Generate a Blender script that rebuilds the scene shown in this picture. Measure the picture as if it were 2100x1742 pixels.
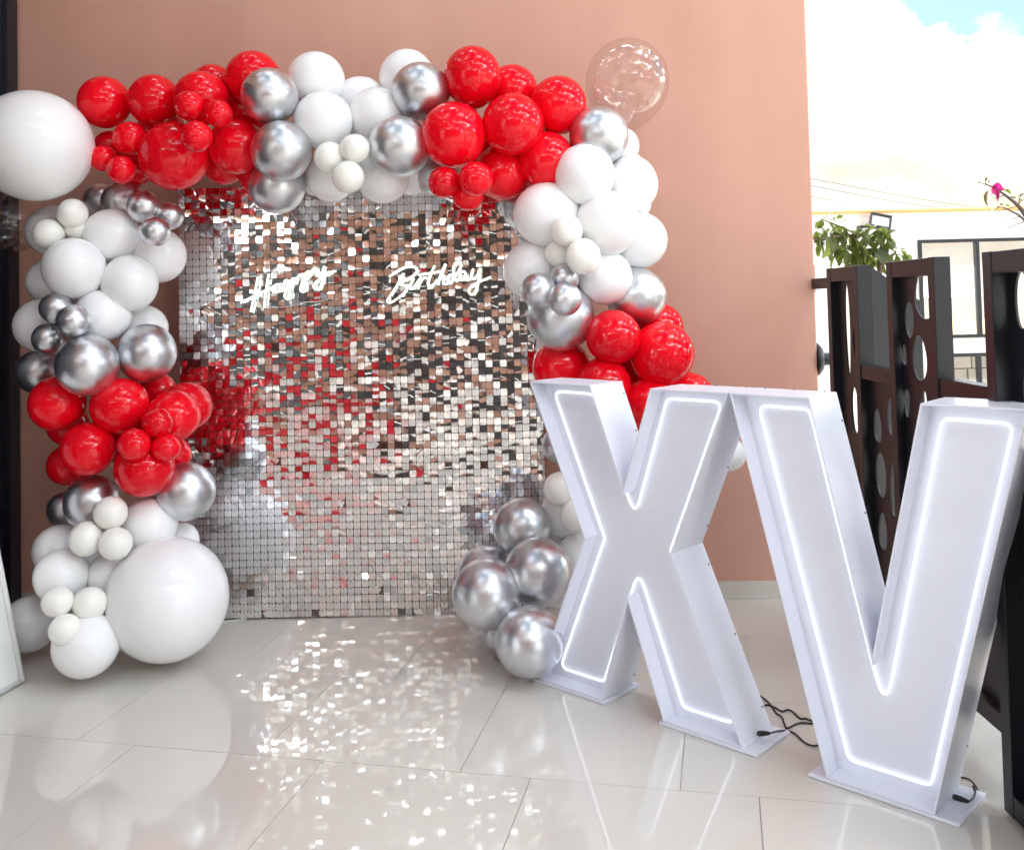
import bpy, bmesh, math, random
from mathutils import Vector, Matrix
random.seed(7)
R = math.radians
scene = bpy.context.scene
for o in list(bpy.data.objects):
    bpy.data.objects.remove(o)

# ------------------------------------------------------------------ camera
# the photograph was measured on a 2100 px wide copy: focal length 1950 px,
# principal point (1050, 557), eye 1.286 m above the floor
F, PX, PY, EYE = 1950.0, 1050.0, 557.0, 1.286
pitch, roll = R(1.9), R(1.4)
FWD = Vector((0, math.cos(pitch), math.sin(pitch)))
UPZ = Vector((0, -math.sin(pitch), math.cos(pitch)))
RIGHT = math.cos(roll) * Vector((1, 0, 0)) - math.sin(roll) * UPZ
UP = math.sin(roll) * Vector((1, 0, 0)) + math.cos(roll) * UPZ
CAM = Vector((0, 0, EYE))
cd = bpy.data.cameras.new('camera')
cam = bpy.data.objects.new('camera', cd)
scene.collection.objects.link(cam)
m = Matrix.Identity(4)
for i in range(3):
    m[i][0], m[i][1], m[i][2], m[i][3] = RIGHT[i], UP[i], -FWD[i], CAM[i]
cam.matrix_world = m
cd.sensor_fit = 'HORIZONTAL'
cd.sensor_width = 36
cd.lens = 36 * F / 2100
cd.shift_y = -(871.0 - PY) / 2100
cd.clip_start = 0.05
cd.clip_end = 2000
scene.camera = cam

# ------------------------------------------------------------------ world, sun, exposure
SUN_EL, SUN_AZ = R(56), R(-3)         # sun stands behind the terracotta wall
w = bpy.data.worlds.new('World')
scene.world = w
w.use_nodes = True
nt = w.node_tree
for n in list(nt.nodes):
    nt.nodes.remove(n)
N = nt.nodes.new
out = N('ShaderNodeOutputWorld'); bg = N('ShaderNodeBackground')
sky = N('ShaderNodeTexSky'); sky.sky_type = 'NISHITA'; sky.sun_disc = False
sky.sun_elevation = SUN_EL; sky.sun_rotation = SUN_AZ
sky.air_density = 1.0; sky.dust_density = 1.0
tc = N('ShaderNodeTexCoord')
mp = N('ShaderNodeMapping'); mp.inputs['Scale'].default_value = (1, 1, 1.7); mp.inputs['Location'].default_value = (5.4, 4.4, 0.9)
nz = N('ShaderNodeTexNoise'); nz.inputs['Scale'].default_value = 2.3; nz.inputs['Detail'].default_value = 9; nz.inputs['Roughness'].default_value = 0.55
cr = N('ShaderNodeValToRGB'); cr.color_ramp.elements[0].position = 0.468; cr.color_ramp.elements[1].position = 0.515
nz2 = N('ShaderNodeTexNoise'); nz2.inputs['Scale'].default_value = 4.0; nz2.inputs['Detail'].default_value = 6
cr2 = N('ShaderNodeValToRGB')
cr2.color_ramp.elements[0].position = 0.38; cr2.color_ramp.elements[0].color = (3.3, 2.8, 2.15, 1)
cr2.color_ramp.elements[1].position = 0.67; cr2.color_ramp.elements[1].color = (46, 50, 53, 1)
el = cr2.color_ramp.elements.new(0.52); el.color = (4.4, 4.1, 3.55, 1)
mix = N('ShaderNodeMixRGB')
L = nt.links.new
L(tc.outputs['Generated'], mp.inputs['Vector']); L(mp.outputs['Vector'], nz.inputs['Vector']); mp2 = N('ShaderNodeMapping'); mp2.inputs['Location'].default_value = (2.0, 1.0, 0.0); L(mp.outputs['Vector'], mp2.inputs['Vector']); L(mp2.outputs['Vector'], nz2.inputs['Vector'])
L(nz.outputs['Fac'], cr.inputs['Fac']); L(nz2.outputs['Fac'], cr2.inputs['Fac'])
L(cr.outputs['Color'], mix.inputs['Fac']); dim = N('ShaderNodeMixRGB'); dim.blend_type = 'MULTIPLY'; dim.inputs['Fac'].default_value = 1; dim.inputs['Color2'].default_value = (.50, .55, .56, 1)
L(sky.outputs['Color'], dim.inputs['Color1']); L(dim.outputs['Color'], mix.inputs['Color1']); L(cr2.outputs['Color'], mix.inputs['Color2'])
L(mix.outputs['Color'], bg.inputs['Color']); bg.inputs['Strength'].default_value = 0.12
L(bg.outputs['Background'], out.inputs['Surface'])

sl = bpy.data.lights.new('sun', 'SUN'); sl.energy = 3.0; sl.angle = R(0.5); sl.color = (1, 0.95, 0.88)
so = bpy.data.objects.new('sun', sl); scene.collection.objects.link(so)
sd = Vector((math.sin(SUN_AZ) * math.cos(SUN_EL), math.cos(SUN_AZ) * math.cos(SUN_EL), math.sin(SUN_EL)))
so.rotation_euler = sd.to_track_quat('Z', 'Y').to_euler(); so.location = (0, 12, 12)

vs = scene.view_settings
vs.view_transform = 'Standard'; vs.look = 'None'; vs.gamma = 1; vs.use_curve_mapping = False
vs.exposure = 1.58
scene.render.engine = 'CYCLES'
scene.cycles.max_bounces = 10
scene.cycles.transparent_max_bounces = 16
scene.cycles.use_denoising = True

# ------------------------------------------------------------------ helpers
COL = scene.collection.objects
def ray(x, y): return RIGHT * ((x - PX) / F) - UP * ((y - PY) / F) + FWD
def at(x, y, D):
    d = ray(x, y); return CAM + d * (D / d.y)
def on_floor(x, y, z=0.0):
    d = ray(x, y); return CAM + d * ((z - EYE) / d.z)
def obj(name, me, mat=None, parent=None, loc=None):
    o = bpy.data.objects.new(name, me); COL.link(o)
    if mat is not None and len(me.materials) == 0: me.materials.append(mat)
    if parent is not None: o.parent = parent
    if loc is not None: o.location = loc
    return o
def mesh(vs_, fs, smooth=False, name='m'):
    me = bpy.data.meshes.new(name); me.from_pydata([tuple(v) for v in vs_], [], fs); me.update()
    if smooth: me.polygons.foreach_set('use_smooth', [True] * len(me.polygons))
    return me
def tag(o, label, cat, group=None):
    o['label'] = label; o['category'] = cat
    if group: o['group'] = group
    return o
def struct(o): o['kind'] = 'structure'; return o
def empty(name, loc=(0, 0, 0), rz=0.0):
    o = bpy.data.objects.new(name, None); COL.link(o); o.location = loc; o.rotation_euler = (0, 0, rz); o.empty_display_size = 0.1
    return o
class MB:
    def __init__(s): s.v = []; s.f = []
    def box(s, x0, x1, y0, y1, z0, z1):
        b = len(s.v)
        s.v += [(x0, y0, z0), (x1, y0, z0), (x1, y1, z0), (x0, y1, z0), (x0, y0, z1), (x1, y0, z1), (x1, y1, z1), (x0, y1, z1)]
        s.f += [tuple(b + i for i in q) for q in ((0, 3, 2, 1), (4, 5, 6, 7), (0, 1, 5, 4), (1, 2, 6, 5), (2, 3, 7, 6), (3, 0, 4, 7))]
        return s
    def hexa(s, p):
        b = len(s.v); s.v += [tuple(q) for q in p]
        s.f += [tuple(b + i for i in q) for q in ((0, 3, 2, 1), (4, 5, 6, 7), (0, 1, 5, 4), (1, 2, 6, 5), (2, 3, 7, 6), (3, 0, 4, 7))]
        return s
    def tube(s, pts, r, seg=8, closed=False, cap=True, rz=None):
        pts = [Vector(p) for p in pts]; n = len(pts); b = len(s.v); ref = Vector((0.13, 0.2, 0.97)).normalized()
        for i, p in enumerate(pts):
            if closed: t = pts[(i + 1) % n] - pts[i - 1]
            else: t = pts[min(i + 1, n - 1)] - pts[max(i - 1, 0)]
            t.normalize()
            a = t.cross(ref)
            if a.length < 0.05: a = t.cross(Vector((1, 0, 0)))
            a.normalize(); c = a.cross(t)
            rr = r[i] if isinstance(r, (list, tuple)) else r
            for k in range(seg):
                an = 2 * math.pi * k / seg
                s.v.append(tuple(p + a * (math.cos(an) * rr) + c * (math.sin(an) * rr)))
        for i in range(n if closed else n - 1):
            j = (i + 1) % n
            for k in range(seg):
                k2 = (k + 1) % seg
                s.f.append((b + i * seg + k, b + i * seg + k2, b + j * seg + k2, b + j * seg + k))
        if cap and not closed:
            s.f.append(tuple(b + k for k in range(seg))[::-1]); s.f.append(tuple(b + (n - 1) * seg + k for k in range(seg)))
        return s
    def build(s, name, mat, parent=None, smooth=False, loc=None, bevel=0.0):
        me = mesh(s.v, s.f, smooth, name)
        bm = bmesh.new(); bm.from_mesh(me); bmesh.ops.recalc_face_normals(bm, faces=bm.faces); bm.to_mesh(me); bm.free()
        if smooth: me.polygons.foreach_set('use_smooth', [True] * len(me.polygons))
        o = obj(name, me, mat, parent, loc)
        if bevel > 0:
            md = o.modifiers.new('bevel', 'BEVEL'); md.width = bevel; md.segments = 2; md.limit_method = 'ANGLE'
        return o
def lathe(prof, seg=24):
    v, f = [], []
    for (r, z) in prof:
        for k in range(seg):
            a = 2 * math.pi * k / seg; v.append((r * math.cos(a), r * math.sin(a), z))
    for i in range(len(prof) - 1):
        for k in range(seg):
            k2 = (k + 1) % seg; f.append((i * seg + k, i * seg + k2, (i + 1) * seg + k2, (i + 1) * seg + k))
    return v, f
def smooth_path(pts, sub=6, closed=False):
    P = [Vector(p) for p in pts]; n = len(P); o = []
    for i in range(n if closed else n - 1):
        g = (lambda k: P[k % n]) if closed else (lambda k: P[max(0, min(n - 1, k))])
        p0, p1, p2, p3 = g(i - 1), g(i), g(i + 1), g(i + 2)
        for k in range(sub):
            t = k / sub
            o.append(0.5 * ((2 * p1) + (p2 - p0) * t + (2 * p0 - 5 * p1 + 4 * p2 - p3) * t * t + (3 * p1 - p0 - 3 * p2 + p3) * t ** 3))
    if not closed: o.append(P[-1])
    return o
def fillet(pts, rad, seg=5):
    out_ = []; n = len(pts)
    for i in range(n):
        p, a, b = Vector(pts[i]), Vector(pts[i - 1]), Vector(pts[(i + 1) % n])
        da, db = (a - p), (b - p); la, lb = da.length, db.length; da.normalize(); db.normalize()
        ang = da.angle(db); d = min(rad / math.tan(ang / 2), la * .45, lb * .45); 
        s, e = p + da * d, p + db * d
        for k in range(seg + 1):
            t = k / seg; out_.append(s * (1 - t) ** 2 + p * 2 * t * (1 - t) + e * t * t)
    return out_

# ------------------------------------------------------------------ materials
def mat(name, col, rough=0.5, metal=0.0, spec=0.5, coat=0.0, coat_r=0.03, bump=0.0, bscale=60, var=0.0, vscale=3, emit=None, es=0.0, sss=0.0, objvar=0.0, rvar=0.0, detail=6, streak=0.0):
    M = bpy.data.materials.new(name); M.use_nodes = True
    t = M.node_tree; p = t.nodes['Principled BSDF']; l = t.links.new
    p.inputs['Base Color'].default_value = (*col, 1); p.inputs['Roughness'].default_value = rough
    p.inputs['Metallic'].default_value = metal; p.inputs['Specular IOR Level'].default_value = spec
    p.inputs['Coat Weight'].default_value = coat; p.inputs['Coat Roughness'].default_value = coat_r
    if sss: p.inputs['Subsurface Weight'].default_value = sss; p.inputs['Subsurface Radius'].default_value = (.03, .03, .03); p.inputs['Subsurface Scale'].default_value = 0.5
    if emit: p.inputs['Emission Color'].default_value = (*emit, 1); p.inputs['Emission Strength'].default_value = es
    co = t.nodes.new('ShaderNodeTexCoord')
    last = None
    if var or rvar:
        nz = t.nodes.new('ShaderNodeTexNoise'); nz.inputs['Scale'].default_value = vscale; nz.inputs['Detail'].default_value = detail
        l(co.outputs['Object'], nz.inputs['Vector'])
        mr = t.nodes.new('ShaderNodeMapRange'); mr.inputs['From Min'].default_value = .3; mr.inputs['From Max'].default_value = .7
        mr.inputs['To Min'].default_value = 1 - var; mr.inputs['To Max'].default_value = 1 + var
        l(nz.outputs['Fac'], mr.inputs['Value'])
        if var:
            mx = t.nodes.new('ShaderNodeMixRGB'); mx.blend_type = 'MULTIPLY'; mx.inputs['Fac'].default_value = 1; mx.inputs['Color1'].default_value = (*col, 1)
            l(mr.outputs['Result'], mx.inputs['Color2']); last = mx.outputs['Color']
        if rvar:
            m2 = t.nodes.new('ShaderNodeMapRange'); m2.inputs['From Min'].default_value = .3; m2.inputs['From Max'].default_value = .7
            m2.inputs['To Min'].default_value = max(0, rough - rvar); m2.inputs['To Max'].default_value = rough + rvar
            l(nz.outputs['Fac'], m2.inputs['Value']); l(m2.outputs['Result'], p.inputs['Roughness'])
    if streak:
        mpn = t.nodes.new('ShaderNodeMapping'); mpn.inputs['Scale'].default_value = (5, 5, .35); nzs = t.nodes.new('ShaderNodeTexNoise'); nzs.inputs['Scale'].default_value = 1; nzs.inputs['Detail'].default_value = 7
        l(co.outputs['Object'], mpn.inputs['Vector']); l(mpn.outputs['Vector'], nzs.inputs['Vector'])
        ms_ = t.nodes.new('ShaderNodeMapRange'); ms_.inputs['From Min'].default_value = .35; ms_.inputs['From Max'].default_value = .65; ms_.inputs['To Min'].default_value = 1 - streak; ms_.inputs['To Max'].default_value = 1 + streak * .5
        l(nzs.outputs['Fac'], ms_.inputs['Value']); mx = t.nodes.new('ShaderNodeMixRGB'); mx.blend_type = 'MULTIPLY'; mx.inputs['Fac'].default_value = 1
        if last is not None: l(last, mx.inputs['Color1'])
        else: mx.inputs['Color1'].default_value = (*col, 1)
        l(ms_.outputs['Result'], mx.inputs['Color2']); last = mx.outputs['Color']
    if objvar:
        oi = t.nodes.new('ShaderNodeObjectInfo'); hv = t.nodes.new('ShaderNodeMapRange')
        hv.inputs['To Min'].default_value = 1 - objvar; hv.inputs['To Max'].default_value = 1 + objvar
        l(oi.outputs['Random'], hv.inputs['Value'])
        mx = t.nodes.new('ShaderNodeMixRGB'); mx.blend_type = 'MULTIPLY'; mx.inputs['Fac'].default_value = 1
        if last is not None: l(last, mx.inputs['Color1'])
        else: mx.inputs['Color1'].default_value = (*col, 1)
        l(hv.outputs['Result'], mx.inputs['Color2']); last = mx.outputs['Color']
    if last is not None: l(last, p.inputs['Base Color'])
    if bump:
        nb = t.nodes.new('ShaderNodeTexNoise'); nb.inputs['Scale'].default_value = bscale; nb.inputs['Detail'].default_value = 5
        bp = t.nodes.new('ShaderNodeBump'); bp.inputs['Strength'].default_value = bump; bp.inputs['Distance'].default_value = 0.01
        l(co.outputs['Object'], nb.inputs['Vector']); l(nb.outputs['Fac'], bp.inputs['Height']); l(bp.outputs['Normal'], p.inputs['Normal'])
    return M
def clear_mat(name, tint, ior=1.45, boost=1.0, base=0.0):
    M = bpy.data.materials.new(name); M.use_nodes = True; t = M.node_tree; l = t.links.new
    for n in list(t.nodes): t.nodes.remove(n)
    o = t.nodes.new('ShaderNodeOutputMaterial'); tr = t.nodes.new('ShaderNodeBsdfTransparent'); tr.inputs['Color'].default_value = (*tint, 1)
    gl = t.nodes.new('ShaderNodeBsdfGlossy'); gl.inputs['Roughness'].default_value = 0.02
    fr = t.nodes.new('ShaderNodeFresnel'); fr.inputs['IOR'].default_value = ior
    ma = t.nodes.new('ShaderNodeMath'); ma.operation = 'MULTIPLY_ADD'; ma.inputs[1].default_value = boost; ma.inputs[2].default_value = base; ma.use_clamp = True
    mn = t.nodes.new('ShaderNodeMath'); mn.operation = 'MINIMUM'; mn.inputs[1].default_value = .32
    mx = t.nodes.new('ShaderNodeMixShader')
    l(fr.outputs['Fac'], ma.inputs[0]); l(ma.outputs['Value'], mn.inputs[0]); l(mn.outputs['Value'], mx.inputs['Fac']); l(tr.outputs['BSDF'], mx.inputs[1]); l(gl.outputs['BSDF'], mx.inputs[2]); l(mx.outputs['Shader'], o.inputs['Surface'])
    return M
def glow_mat(name, col, s):
    M = bpy.data.materials.new(name); M.use_nodes = True; t = M.node_tree
    for n in list(t.nodes): t.nodes.remove(n)
    o = t.nodes.new('ShaderNodeOutputMaterial'); e = t.nodes.new('ShaderNodeEmission')
    e.inputs['Color'].default_value = (*col, 1); e.inputs['Strength'].default_value = s
    t.links.new(e.outputs['Emission'], o.inputs['Surface']); return M

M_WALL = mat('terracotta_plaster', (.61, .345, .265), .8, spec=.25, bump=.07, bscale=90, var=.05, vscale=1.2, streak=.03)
M_TILE = mat('polished_tile', (.69, .662, .605), .022, spec=.9, var=.03, vscale=2.2, objvar=.02, rvar=.012)
M_GROUT = mat('grout', (.46, .43, .39), .8)
M_SKIRT = mat('skirting_tile', (.62, .58, .52), .2, var=.04, vscale=3)
M_DARK = mat('dark_door_metal', (.012, .014, .022), .35)
M_GATE = mat('gate_metal', (.007, .0078, .011), .38, bump=.05, bscale=200, var=.15, vscale=9)
M_WHITEP = mat('sky_tinted_board_paint', (.77, .79, .88), .34, var=.02, vscale=4, bump=.02, bscale=90)  # bluish cast of sky and LED light put into the base colour
M_BOARD = mat('white_sign_paint', (.84, .85, .84), .4)
M_RED = mat('red_latex', (.84, .003, .014), .06, spec=.38, coat=.0, coat_r=.02, objvar=.10)
M_WHITE = mat('white_latex', (.93, .935, .94), .16, spec=.45, sss=.35, objvar=.012)
M_CREAM = mat('cream_latex', (.93, .92, .86), .18, spec=.45, sss=.35, objvar=.012)
M_SILVER = mat('chrome_latex', (.68, .695, .72), .35, metal=1.0, coat=.10, coat_r=.10, objvar=.08)
M_MIRROR = mat('mirror_film', (.94, .94, .95), .03, metal=1.0)
M_PIN = mat('pin', (.10, .09, .09), .5)
M_GRID = mat('clear_plastic_grid', (.16, .11, .10), .4)
M_NEON = glow_mat('neon_white', (.90, 1.0, .90), .8)
M_LED = glow_mat('led_tube', (.88, .92, 1.0), .60)
M_ACRYL = clear_mat('clear_acrylic', (.95, .97, .96), 1.45, 1.0, .06)
M_BUBBLE = clear_mat('clear_bubble', (.97, .955, .95), 1.25, .8, .05)
M_PANE = clear_mat('canopy_sheet', (.58, .60, .62), 1.4, 1.0, 0)  # sheet tint darkened to dim the daylight under the canopy
M_BLACK = mat('black_cable', (.012, .012, .013), .45)
M_CORD = mat('white_cable', (.75, .74, .72), .4)
M_STEEL = mat('chain_steel', (.30, .28, .26), .35, metal=1)
M_CONC = mat('pale_concrete', (.46, .44, .40), .85, var=.1, vscale=6, bump=.3, bscale=40)
M_EARTH = mat('earth', (.22, .20, .15), .95, var=.2, vscale=.3)
M_WWALL = mat('white_wall_paint', (.80, .80, .78), .7, bump=.08, bscale=50, var=.02, vscale=1, streak=.08)
M_ORANGE = mat('orange_pipe', (.80, .46, .18), .5)
M_LEAF = mat('leaf', (.055, .078, .018), .4, objvar=.45)

_t = M_LEAF.node_tree; _tr = _t.nodes.new('ShaderNodeBsdfTranslucent'); _tr.inputs['Color'].default_value = (.16, .21, .035, 1)
_mx = _t.nodes.new('ShaderNodeMixShader'); _mx.inputs['Fac'].default_value = .4
_t.links.new(_t.nodes['Principled BSDF'].outputs['BSDF'], _mx.inputs[1]); _t.links.new(_tr.outputs['BSDF'], _mx.inputs[2]); _t.links.new(_mx.outputs['Shader'], _t.nodes['Material Output'].inputs['Surface'])
M_BARK = mat('bark', (.13, .10, .08), .9, bump=.5, bscale=60)
M_PINK = mat('magenta_bract', (.80, .04, .36), .5)
M_GLASSD = mat('dark_glass', (.05, .05, .052), .15, spec=.4)
M_REAR = mat('shaded_plaster', (.42, .245, .185), .85, var=.05, vscale=1.3)  # darker terracotta; shade of the rear wall put into the colour
M_STONE = mat('stone_block', (.42, .37, .31), .85, bump=.5, bscale=25, objvar=.15)
M_FLGLASS = mat('floodlight_glass', (.55, .57, .58), .2)
M_CLOTH = mat('red_cloth', (.45, .006, .012), .7)

# ------------------------------------------------------------------ ground, floor tiles
g = MB(); g.v = [(-400, -400, -2.5), (400, -400, -2.5), (400, 800, -2.5), (-400, 800, -2.5)]; g.f = [(0, 1, 2, 3)]
struct(g.build('ground', M_EARTH))
struct(MB().box(1.173, 9.0, -8, 9.9, -2.6, -.012).build('pavement', M_CONC))
struct(MB().box(-9, 1.17, -8, 9.9, -2.6, -.10).build('terrace', M_CONC))
XE = 1.172                                    # right edge of the tiled patio
poly = [(-2.6, -4.1), (XE, -4.1), (XE, 4.25), (-2.6, 4.25)]
slab = struct(MB().box(-2.6, XE, -4.1, 4.25, -.09, -.006).build('floor', M_GROUT))
ANG = R(-12.2); ua = Vector((math.cos(ANG), math.sin(ANG))); va = Vector((-ua.y, ua.x)); ANC = Vector((-.7647, 2.7914)); TS = .6
def clip(pl, test, inter):
    o = []
    for i in range(len(pl)):
        a, b = pl[i - 1], pl[i]
        if test(b):
            if not test(a): o.append(inter(a, b))
            o.append(b)
        elif test(a): o.append(inter(a, b))
    return o
def clip_rect(pl, x0, x1, y0, y1):
    for ax, lim, sgn in ((0, x0, 1), (0, x1, -1), (1, y0, 1), (1, y1, -1)):
        if not pl: return pl
        pl = clip(pl, lambda p: sgn * (p[ax] - lim) >= 0, lambda a, b: tuple(a[k] + (b[k] - a[k]) * (lim - a[ax]) / (b[ax] - a[ax]) for k in (0, 1)))
    return pl
for r_ in range(-14, 6):
    off = .2 if r_ % 2 else 0
    for c_ in range(-9, 9):
        u0 = c_ * TS + off; v0 = r_ * TS; gp = .0011
        c4 = [(u0 + gp, v0 + gp), (u0 + TS - gp, v0 + gp), (u0 + TS - gp, v0 + TS - gp), (u0 + gp, v0 + TS - gp)]
        pw = [tuple(ANC + ua * a + va * b) for a, b in c4]
        pw = clip_rect(pw, -2.6, XE, -4.1, 4.25)
        if len(pw) < 3: continue
        n = len(pw); cx = sum(p[0] for p in pw) / n; cy = sum(p[1] for p in pw) / n
        dz = random.uniform(-.0003, .0003)
        v = [(x - cx, y - cy, -.008) for x, y in pw] + [(x - cx, y - cy, dz) for x, y in pw]
        f = [tuple(range(n))[::-1], tuple(range(n, 2 * n))] + [(i, (i + 1) % n, n + (i + 1) % n, n + i) for i in range(n)]
        t_ = obj('tile', mesh(v, f), M_TILE, slab, (cx, cy, 0))
        t_.rotation_euler = (random.gauss(0, .0006), random.gauss(0, .0006), 0)

# ------------------------------------------------------------------ terracotta wall
WA, WB = Vector((-2.75, 4.215, 0)), Vector((1.304, 4.10, 0))
wd = (WB - WA).normalized(); wn = Vector((wd.y, -wd.x, 0))     # towards the camera
wallT = empty('terracotta_wall', WA, math.atan2(wd.y, wd.x)); WL = (WB - WA).length
tag(wallT, 'tall terracotta plastered wall behind the balloon arch', 'wall')
MB().box(0, WL, 0, .25, -.05, 6.4).build('plaster', M_WALL, wallT, bevel=.006)
x = 0.0; k = 0
while x < WL - .01:
    x1 = min(x + .6, WL)
    MB().box(x + .001, x1 - .001, -.008, .0, .001, .077).build('skirting_tile', M_SKIRT, wallT)
    x = x1
MB().box(WL, WL + .012, .03, .10, 1.30, 1.42).build('hinge_plate', M_WALL, wallT)

# dark folding door at the left side of the patio
dd = empty('dark_metal_door', (-2.185, 4.2, 0)); tag(dd, 'dark navy metal door frame at the end of the terracotta wall', 'door')
for i in range(3):
    y1 = 4.17 - i * .9
    MB().box(-2.30, -2.19, y1 - .895, y1, .005, 3.0).build('door_panel', M_DARK, dd).matrix_parent_inverse = dd.matrix_basis.inverted()
MB().box(-2.31, -2.166, 4.09, 4.175, .004, 3.02).build('door_post', M_DARK, dd).matrix_parent_inverse = dd.matrix_basis.inverted()

# ------------------------------------------------------------------ canopy over the patio (seen in the reflections)
cn = empty('arched_canopy', (0, 0, 3.0)); tag(cn, 'arched steel lattice canopy with grey dimming sheets over the patio', 'canopy')
def arc(t, y): 
    a = math.pi * (0.12 + .76 * t); return (-.55 - 1.75 * math.cos(a), y, .35 + .85 * math.sin(a))
ys = [4.0 - .75 * i for i in range(11)]
for y in ys: MB().tube([arc(k / 16, y) for k in range(17)], .022, 6).build('rafter', M_GATE, cn)
for k in range(0, 17, 2): MB().tube([arc(k / 16, 4.05), arc(k / 16, ys[-1] - .05)], .014, 6).build('purlin', M_GATE, cn)
for i in range(10):
    v, f = [], []
    for k in range(17):
        p = arc(k / 16, 0); v += [(p[0], ys[i] - .01, p[2] + .025), (p[0], ys[i + 1] + .01, p[2] + .025)]
        if k: f.append((2 * k - 2, 2 * k - 1, 2 * k + 1, 2 * k))
    obj('roof_sheet', mesh(v, f, True), M_PANE, cn)

ev = MB().box(-5.0, -1.55, -1.5, 4.09, 3.28, 3.45).build('shade_slab', M_WALL); tag(ev, 'unseen slab added over the left side of the patio to darken the wall', 'roof')  # out of view; added to shade the upper left of the wall
# ------------------------------------------------------------------ building behind the camera (seen in the reflections)
rb = empty('rear_building', (0, -4.3, 0)); tag(rb, 'low terracotta house wall with dark doors facing the arch', 'building')
MB().box(-4.5, 3.5, -.3, 0, -.05, 3.25).build('wall', M_REAR, rb); MB().box(-4.6, 3.6, .001, 2.0, 2.75, 2.9).build('porch_shade_slab', M_REAR, rb)  # porch slab is unseen, added to keep the sun off this wall
xx = -4.4; kk = 0
while xx < 3.3:                                   # tall dark panes between white and terracotta piers
    wdt = (.55, .7, .45, .62)[kk % 4]
    gl_ = MB().box(xx, xx + wdt, 0, .03, .05, 2.6).build('door_glass', M_GLASSD, rb)
    MB().box(xx, xx + wdt, .031, .048, 1.0 + .3 * (kk % 3), 1.12 + .3 * (kk % 3)).build('cross_rail', M_BOARD, gl_)
    if kk % 3 != 1: MB().box(xx + wdt, xx + wdt + .16, 0, .05, .05, 2.65).build('white_pier', M_BOARD, rb)
    xx += wdt + (.42, .30, .55)[kk % 3]; kk += 1
for i in range(2):
    tb = empty('reflection_table', (-2.75 + i * .75, -3.3 - .1 * i, 0)); tag(tb, 'unseen round table with red cloth added for red reflections in the sequins', 'table', 'red reflection tables')  # unseen; put in to give the sequins red reflections
    prof = [(.30, 0), (.31, .3), (.29, .60), (.285, .73), (.27, .745), (0.001, .75)]
    v, f = [], []
    for (r_, z) in prof:
        for k in range(40):
            a = 2 * math.pi * k / 40; rr = r_ * (1 + (.09 * math.cos(8 * a) * (1 - z / .75)))
            v.append((rr * math.cos(a), rr * math.sin(a), z))
    for i2 in range(len(prof) - 1):
        for k in range(40): f.append((i2 * 40 + k, i2 * 40 + (k + 1) % 40, i2 * 40 + 40 + (k + 1) % 40, i2 * 40 + 40 + k))
    obj('tablecloth', mesh(v, f, True), M_CLOTH, tb)
    MB().tube([(0, 0, 0), (0, 0, .73)], .03, 8).build('pedestal', M_GATE, tb)

# ------------------------------------------------------------------ sequin wall
SX0, SY, NC, NR, PXW, PZH = -1.402, 4.0, 51, 60, .0298, .0300
sw = empty('sequin_backdrop', (SX0 + NC * PXW / 2, SY, 0)); tag(sw, 'shimmering backdrop of small square mirror sequins under the balloon arch', 'backdrop')
def seq_mesh(wd_, ht, bend, twist):
    v, f = [], []; nx, nz = 3, 4
    for j in range(nz + 1):
        for i in range(nx + 1):
            u = i / nx - .5; t = j / nz                       # t from the pin downwards
            cut = .0016 if (i in (0, nx) and j in (0, nz)) else 0
            X = u * wd_ - math.copysign(cut, u) if cut else u * wd_
            Y = -.002 - bend * (t ** 2) - twist * u * t
            v.append((X, Y, -t * ht))
    for j in range(nz):
        for i in range(nx):
            a = j * (nx + 1) + i; f.append((a, a + nx + 1, a + nx + 2, a + 1))
    return v, f
variants = []
for i in range(40):
    variants.append(seq_mesh(PXW * random.uniform(.93, .965), PZH * random.uniform(.93, .965), random.gauss(0.0002, .0007), random.gauss(0, .00045)))
vmesh = [mesh(v, f, True, 'sequin') for v, f in variants]
cells = []
for r_ in range(NR):
    rowt = random.gauss(0, .025)
    for c_ in range(NC):
        if random.random() < .004: continue
        colt = math.sin(c_ * .7 + r_ * .13) * .01
        X = SX0 + (c_ + .5) * PXW; Z = (NR - r_) * PZH + .002 + .004 * math.sin(c_ * .12) * (r_ / NR)
        hi_ = min(1, max(0, (Z - .62) / .35))
        # hang from the pin, swing a little; panels of ten share some sag
        px_ = random.gauss(0.004, .027 + .019 * hi_) + rowt * (.2 + .4 * hi_); yw = random.gauss(0, .023 + .010 * hi_) + colt; rl = random.gauss(0, .010)
        if random.random() < .006: rl = random.choice((.5, -.6, .75)); px_ += .05
        cells.append((X, Z, px_, yw, rl, random.randrange(len(variants))))
cells.sort(key=lambda c: (c[0] > -.08 or c[0] < -1.05 or c[1] > 1.68, (c[0]) ** 2 + (c[1] - EYE) ** 2))
fv, ff = [], []; pv, pf = [], []
from mathutils import Euler
for i, (X, Z, px_, yw, rl, k) in enumerate(cells):
    e = Euler((px_, rl, yw), 'XYZ')
    if i < 300:
        o = obj('sequin', vmesh[k], M_MIRROR, sw, (X - sw.location.x, -.004, Z)); o.rotation_euler = e
    else:
        mt = e.to_matrix(); b = len(fv)
        for v in variants[k][0]:
            q = mt @ Vector(v); fv.append((q.x + X - sw.location.x, q.y - .004, q.z + Z))
        ff += [tuple(b + a for a in q) for q in variants[k][1]]
    b = len(pv); xx = X - sw.location.x; zz = Z - .0045
    q = e.to_matrix() @ Vector((0, -.0036, -.0045)); s = .0013
    pv += [(xx + q.x - s, q.y - .005, Z + q.z - s), (xx + q.x + s, q.y - .005, Z + q.z - s), (xx + q.x + s, q.y - .005, Z + q.z + s), (xx + q.x - s, q.y - .005, Z + q.z + s)]
    pf.append((b, b + 1, b + 2, b + 3))
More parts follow.
